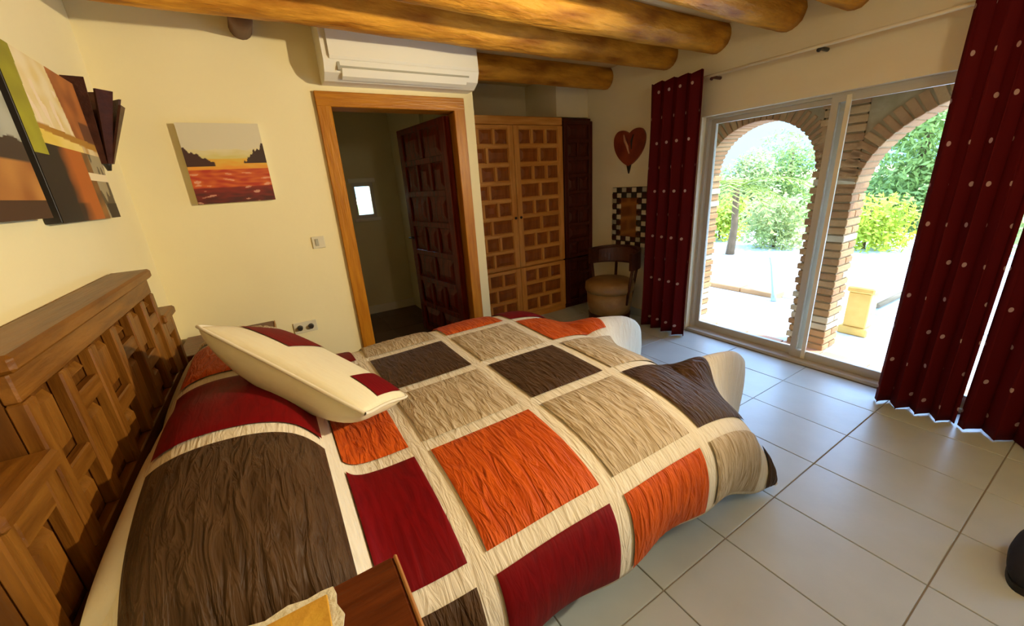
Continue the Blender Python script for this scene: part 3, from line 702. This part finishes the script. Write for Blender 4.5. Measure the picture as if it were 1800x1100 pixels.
for i in range(ncol):
    z = .865 if i % 2 == 0 else .975; y = YA+i*cw
    MB().box(fx0, fx1, y+.02, y+cw-.02, z, z+.05, .004).out('rail', 'head', hb)
    for (za, zb) in ((.73, z), (z+.05, 1.10)):
        p = MB().frus(0, 0, cw-.085, zb-za-.045, 0, -.016, .014).out('panel', 'head_z', hb)
        p.rotation_euler = (0, 0, PI/2); p.location = (fx0, y+cw/2, (za+zb)/2)
for (a, b_) in ((.885, 1.10), (2.24, 2.45)):
    s_ = MB().box(X0, X1, a, b_, .25, .955).out('shoulder', 'head_dark', hb)
    MB().box(X0-.006, X1+.045, a-.01, b_+.0, .955, .995, .008).out('shoulder_cap', 'head', hb)
    MB().box(fx0, fx1, a, a+.045, .30, .955, .004).out('stile', 'head_z', hb)
    MB().box(fx0, fx1, b_-.045, b_, .30, .955, .004).out('stile', 'head_z', hb)
    MB().box(fx0, fx1, a+.045, b_-.045, .885, .955, .004).out('rail', 'head', hb)
    MB().box(fx0, fx1, a+.045, b_-.045, .60, .66, .004).out('rail', 'head', hb)
    p = MB().frus(0, 0, b_-a-.125, .18, 0, -.016, .014).out('panel', 'head_z', hb); p.rotation_euler = (0, 0, PI/2); p.location = (fx0, (a+b_)/2, .772)

# quilt surface -------------------------------------------------------------
class Prof:
    def __init__(s, P):
        s.p = catmull(P); s.l = [0]
        for a, b_ in zip(s.p[:-1], s.p[1:]): s.l.append(s.l[-1]+math.dist(a, b_))
    def at(s, l):
        l = max(0, min(s.l[-1], l)); lo, hi = 0, len(s.l)-1
        while hi-lo > 1:
            m_ = (lo+hi)//2
            if s.l[m_] <= l: lo = m_
            else: hi = m_
        t_ = (l-s.l[lo])/max(1e-9, s.l[hi]-s.l[lo]); a, b_ = s.p[lo], s.p[hi]
        return tuple(x+(y-x)*t_ for x, y in zip(a, b_))
    def find(s, x):      # arc length where the first coordinate passes x
        for i, (a, b_) in enumerate(zip(s.p[:-1], s.p[1:])):
            if (a[0]-x)*(b_[0]-x) <= 0: return s.l[i]+(s.l[i+1]-s.l[i])*(x-a[0])/((b_[0]-a[0]) or 1)
        return s.l[-1]
PU = Prof([(-.445, .73), (-.425, .79), (-.36, .845), (-.27, .865), (-.15, .855), (-.06, .815), (.0, .74), (.03, .66), (.065, .605), (.14, .585), (.30, .582), (.7, .588), (1.1, .588), (1.35, .58), (1.5, .55), (1.60, .49), (1.67, .40), (1.725, .31), (1.765, .21), (1.785, .12), (1.79, .05)])
PV = Prof([(.69, .17), (.678, .23), (.675, .32), (.70, .41), (.76, .475), (.86, .525), (1.0, .560), (1.2, .578), (1.6, .585), (2.0, .583), (2.25, .572), (2.39, .54), (2.48, .48), (2.54, .38), (2.56, .27), (2.56, .17)])
V0 = PV.find(1.20)
def quilt(u, v):
    x, zt = PU.at(u); y, zv = PV.at(v+V0)
    d = (.585-zv)/.415                        # 0 on top, 1 at the hem
    drop = max(0, .585-zt) if x > .5 else 0
    pil = max(0, zt-.585) if x < .5 else 0
    k_ = max(0, min(1, (x-1.25)/.45)); hz = .17-.14*k_*k_*(3-2*k_)
    z = hz+(max(zt, hz)-hz)*(1-max(0, d)**1.15) if d > 0 else zt
    foot = max(0, min(1, (x-1.52)/.26))
    crest = math.exp(-((y-1.04)/.10)**2)+math.exp(-((y-1.78)/.17)**2); tail = math.exp(-((y-.62)/.10)**2)
    x += (.30*crest+-.02*tail+.04*noise.noise((y*2.2, 4, 0)))*foot**1.3
    z += .30*foot*crest
    side = max(0, d)**2
    wob = .018*side*math.sin(x*2*PI/.47+1)+.012*side*noise.noise((x*4, 1, 2))
    y += wob if y < 1.5 else -wob
    if pil > .02 and y < 1.2:   # pillow makes the flank fuller and steeper
        y += .035*min(1, pil/.2)*max(0, d)
    if pil > .02:                # soft hollow between two pillows
        z -= .012*min(1, pil/.25)*math.exp(-((y-1.55)/.10)**2)
    z += .006*noise.noise((x*2.5, y*2.5, 0))
    return Vector((x, y, max(z, .02)))
def qn(u, v):
    e = .006; n = (quilt(u+e, v)-quilt(u-e, v)).cross(quilt(u, v+e)-quilt(u, v-e)); return n.normalized()
UMAX = PU.l[-1]; VMIN, VMAX = -V0, PV.l[-1]-V0
ql = bpy.data.objects.new('quilt', None)
nu, nv = 150, 130; vs, uv = [], []
for i in range(nu+1):
    for j in range(nv+1):
        u, v = UMAX*i/nu, VMIN+(VMAX-VMIN)*j/nv
        vs.append(tuple(quilt(u, v)-qn(u, v)*.005)); uv.append((u, v))
ql = pydata('quilt', vs, grid_faces(nu, nv), 'q_white', bed, uv)
md = ql.modifiers.new('t', 'SOLIDIFY'); md.thickness = .010; md.offset = -1
ql['label'] = 'patchwork quilt with off white sashing'
fu = PU.find
UC = [(fu(-.385)+.0, fu(.004)), (fu(.045), fu(.262)), (fu(.322), fu(.738)), (fu(.802), fu(1.205)), (fu(1.265), fu(1.615)), (fu(1.70), UMAX-.03)]
VR = [(-.96+.03, -.48-.03), (-.48+.03, -.03), (.03, .455-.03), (.455+.03, .93-.03), (.93+.03, 1.42)]
VR[0] = (max(VR[0][0], VMIN+.02), VR[0][1])
PAT = {(0, 1): 'brown', (0, 2): 'red', (0, 3): 'orange', (0, 4): 'beige', (1, 0): 'brown', (1, 1): 'red', (1, 2): 'orange', (1, 3): 'beige', (1, 4): 'red',
       (2, 0): 'red', (2, 1): 'orange', (2, 2): 'beige', (2, 3): 'brown', (2, 4): 'beige', (3, 0): 'orange', (3, 1): 'beige', (3, 2): 'brown', (3, 3): 'beige', (3, 4): 'orange',
       (4, 0): 'beige', (4, 1): 'brown', (4, 2): 'beige', (4, 3): 'orange', (4, 4): 'red', (5, 0): 'brown'}
for (i, j), colr in PAT.items():
    (u0, u1), (v0, v1) = UC[i], VR[j]
    if (i, j) == (0, 1): v0 = VMIN+.03
    a_, b_ = 44, 26; vs, uv = [], []
    cw_ = {'red': .0009, 'beige': .0030, 'orange': .0030, 'brown': .0030}[colr]
    for p in range(a_+1):
        for q in range(b_+1):
            s, t_ = p/a_, q/b_; u, v = u0+(u1-u0)*s, v0+(v1-v0)*t_
            puff = (max(0, math.sin(PI*s))*max(0, math.sin(PI*t_)))**.35
            h = .001+.011*puff+puff*cw_*(noise.noise((u*62+1.5*noise.noise((u*4, v*5, i)), v*5, i*7+j))*1.6)
            vs.append(tuple(quilt(u, v)+qn(u, v)*h)); uv.append((u+i, v+j*3))
    o = pydata('patch', vs, grid_faces(a_, b_), 'q_'+colr, ql, uv)
    o['label'] = {'red': 'crimson', 'brown': 'chocolate brown', 'orange': 'orange', 'beige': 'beige crinkled'}[colr]+' patch'
# pillows under the quilt, showing at the head
def pillow(name, cx, cy, cz, sx, sy, sz, m, parent=None, n=26, pw=.42):
    vs, fs = [], []
    for side in (1, -1):
        b0 = len(vs)
        for i in range(n+1):
            for j in range(n+1):
                a, b_ = -1+2*i/n, -1+2*j/n
                h = ((1-abs(a)**2.4)*(1-abs(b_)**2.4))**pw if abs(a) < 1 and abs(b_) < 1 else 0
                pin = 1-.05*(1-abs(a)**2)*abs(b_)**3-.0
                pin2 = 1-.05*(1-abs(b_)**2)*abs(a)**3
                vs.append((sx*a*pin2, sy*b_*pin, side*sz*h))
        fc = [tuple(b0+k for k in q) for q in grid_faces(n, n)]
        fs += fc if side == 1 else [q[::-1] for q in fc]
    o = pydata(name, vs, fs, m, parent); o.location = (cx, cy, cz)
    w_ = o.modifiers.new('w', 'WELD'); w_.merge_threshold = .0005
    return o
tag(pillow('pillow', -.245, 1.20, .69, .225, .36, .145, 'sheet'), 'white pillow under the brown quilt patch at the near side of the bed', 'pillow')
tag(pillow('pillow', -.245, 1.98, .69, .225, .38, .145, 'sheet'), 'white pillow under the crimson quilt patch at the far side of the bed', 'pillow')

# cushion -------------------------------------------------------------------
A_, B_, C_, D_ = Vector((-.27, 1.57, 1.07)), Vector((.14, 1.15, .785)), Vector((.36, 1.50, .61)), Vector((-.055, 1.91, .905))
cc = (A_+B_+C_+D_)/4+Vector((0, 0, .012)); ey = ((A_-B_)+(D_-C_)).normalized(); ex = ((C_-B_)+(D_-A_)); ex = (ex-ey*ex.dot(ey)).normalized(); ez = ex.cross(ey)
if ez.z < 0: ez = -ez
LA = ((A_-B_).length+(D_-C_).length)/4; LB_ = ((C_-B_).length+(D_-A_).length)/4
cu = thing('cushion', 'cream square cushion with crimson patches propped on the bed near the headboard', 'cushion', cc)
cu.matrix_world = Matrix(((ex.x, ey.x, ez.x, cc.x), (ex.y, ey.y, ez.y, cc.y), (ex.z, ey.z, ez.z, cc.z), (0, 0, 0, 1)))
def cpt(a, b_, side):
    h = ((1-abs(a)**2.6)*(1-abs(b_)**2.6)); h = max(0, h)**.5
    r = 1-.06*(1-a*a)*abs(b_)**3; r2 = 1-.06*(1-b_*b_)*abs(a)**3
    CR_ = 1-.045*(abs(a)*abs(b_))**5
    return Vector((CR_*LB_*a*r2, CR_*LA*b_*r, (.045 if side > 0 else -.135)*h))
n = 30; vs, uv, fs = [], [], []
for side in (1, -1):
    b0 = len(vs)
    for i in range(n+1):
        for j in range(n+1):
            a, b_ = -1+2*i/n, -1+2*j/n; vs.append(tuple(cpt(a, b_, side))); uv.append((a*LB_, b_*LA))
    fc = [tuple(b0+k for k in q) for q in grid_faces(n, n)]; fs += fc if side == 1 else [q[::-1] for q in fc]
o = pydata('cover', vs, fs, 'c_white', cu, uv); o.modifiers.new('w', 'WELD').merge_threshold = .0005
edge = [cpt(-1+2*k/20, -1, 1) for k in range(20)]+[cpt(1, -1+2*k/20, 1) for k in range(20)]+[cpt(1-2*k/20, 1, 1) for k in range(20)]+[cpt(-1, 1-2*k/20, 1) for k in range(21)]
MB().tube(edge, .006, 8, False).out('piping', 'q_white', cu, True)
for (a0, a1, b0, b1) in ((-.42, .74, .22, .86), (-.30, .80, -.90, -.50)):
    vs, uv = [], []
    for i in range(15):
        for j in range(15):
            a, b_ = a0+(a1-a0)*i/14, b0+(b1-b0)*j/14
            p = cpt(a, b_, 1); p.z += .004; vs.append(tuple(p)); uv.append((a*.3, b_*.3))
    pydata('patch', vs, grid_faces(14, 14), 'q_red', cu, uv)['label'] = 'crimson patch'

# ------------------------------------------------------------------ nightstands
def nightstand(label, x0, x1, y0, y1, z):
    t = thing('nightstand', label, 'nightstand', (x0, y0, 0)); w_, d_2 = x1-x0, y1-y0
    MB().box(.02, w_-.03, .02, d_2-.02, .10, z-.035).out('body', 'stand', t)
    MB().box(0, w_-.008, 0, d_2, z-.035, z, .005).out('top', 'stand', t)
    o = MB().box(w_-.0075, w_, .0, d_2, z-.034, z+.001, .003).out('top_edging', 'stand_edge', t); o['label'] = 'lighter front edge'
    dr = MB().box(w_-.03, w_-.018, .04, d_2-.04, z-.20, z-.05, .004).out('drawer', 'stand', t)
    MB().lathe([(.005, 0), (.014, .01), (.013, .02), (.004, .024)], 12).out('knob', 'black', dr, True).matrix_world = Matrix.Translation((w_-.018, d_2/2, z-.125)) @ Matrix.Rotation(PI/2, 4, 'Y')
    MB().box(w_-.03, w_-.018, .04, d_2-.04, .14, z-.22, .004).out('door', 'stand', t)
    for a in (.04, w_-.06):
        for b_ in (.04, d_2-.04): MB().box(a-.02, a+.02, b_-.02, b_+.02, 0, .10, .003).out('leg', 'stand', t)
    return t
nightstand('dark red brown wooden nightstand with a lace doily at the bottom edge of the picture', -.50, .083, .22, .68, .735)
nightstand('dark wooden nightstand in the far corner behind the cushion', -.56, -.085, 2.59, 2.99, .68)
dl = []
for k in range(96):
    a = 2*PI*k/96; c, s = math.cos(a), math.sin(a); r = 1/(abs(c)**14+abs(s)**14)**(1/14)
    r *= 1+.022*math.cos(24*a); dl.append((-.235+.20*c*r, .505+.175*s*r))
tag(MB().prism(dl, .7355, .7385, 'XY').out('lace_doily', 'lace'), 'white lace doily with a scalloped edge on the near nightstand', 'doily')
o = MB().box(-.25, -.052, .40, .662, .739, .744, .002).out('placemat', 'mat_yellow')
tag(o, 'mustard yellow mat lying over the lace doily on the near nightstand', 'mat')

# ------------------------------------------------------------------ navy shoe on the floor at the right edge
sh = thing('shoe', 'dark navy shoe on the tiled floor at the right edge of the picture', 'shoe', (2.06, -.045, 0), PI)
def shoe_ring(t_, z, gro):
    return None
vs, fs = [], []; ns, na = 22, 20
for i in range(ns+1):
    s = i/ns; x = -.15+.28*s
    wv = .056*(1-.12*math.cos(2*PI*s))*max(.05, (1-(2*s-1)**6))**.5; ht = (.115-.055*max(0, min(1, (s-.25)/.6)))*max(.05, (1-(2*s-1)**8))**.5
    for k in range(na):
        a = 2*PI*k/na; ca, sa = math.cos(a), math.sin(a)
        vs.append((x, wv*math.copysign(abs(ca)**.75, ca), .02+ht*.5+ht*.5*math.copysign(abs(sa)**.7, sa)))
for i in range(ns):
    for k in range(na): fs.append((i*na+k, (i+1)*na+k, (i+1)*na+(k+1) % na, i*na+(k+1) % na))
fs += [tuple(range(na)), tuple(ns*na+k for k in range(na))[::-1]]
pydata('upper', vs, fs, 'navy', sh)
sole = [(-.01+.148*math.copysign(abs(math.cos(2*PI*k/36))**.8, math.cos(2*PI*k/36)), .052*math.copysign(abs(math.sin(2*PI*k/36))**.8, math.sin(2*PI*k/36))) for k in range(36)]
MB().prism(sole, 0, .024, 'XY').out('sole', 'sole', sh)

# ------------------------------------------------------------------ added fill lamps, out of view, that brighten the room
for k, (x, y, en, lab) in enumerate(((1.3, -.42, FILL_W, 'added round fill lamp, unseen, between the beams above the camera'),)):
    lp = thing('fill_lamp', lab, 'lamp', (x, y, 2.47))
    MB().lathe([(.06, 0), (.06, -.02), (.012, -.03), (.012, -.12)], 16).out('stem', 'black', lp)
    MB().lathe([(.012, -.12), (.09, -.15), (.11, -.21), (.09, -.27), (.01, -.30)], 24).out('globe', 'globe', lp, True)
    pl_ = bpy.data.lights.new('fill_bulb', 'POINT'); pl_.energy = en; pl_.color = FILL_COL; pl_.shadow_soft_size = .12
    po = bpy.data.objects.new('fill_bulb', pl_); COL.objects.link(po); po.parent = lp; po.location = (0, 0, -.40)

sp = thing('fill_spotlight', 'unseen fill spotlight added on the window wall behind the camera, turned to the bed', 'spotlight', (XR, -.47, 1.88))  # added spotlight, out of view, brightens the left wall
MB().tube([(0, 0, 0), (-.21, 0, 0)], .015, 10).out('arm', 'white', sp, True)
aim = (Vector((-.6, 2.1, 1.80))-Vector((XR-.22, -.47, 1.88))).normalized()
c0 = Vector((-.22, 0, 0))
MB().tube([c0-aim*.05, c0-aim*.03, c0+aim*.07], [.02, .045, .05], 16).out('shade', 'white', sp, True)
sq = bpy.data.lights.new('fill_spot_bulb', 'SPOT'); sq.energy = FILL_SPOT_W; sq.color = FILL_COL; sq.spot_size = math.radians(86); sq.spot_blend = .7; sq.shadow_soft_size = .05
o = bpy.data.objects.new('fill_spot_bulb', sq); COL.objects.link(o); o.parent = sp; o.location = c0+aim*.08; o.rotation_euler = (-aim).to_track_quat('Z', 'Y').to_euler()
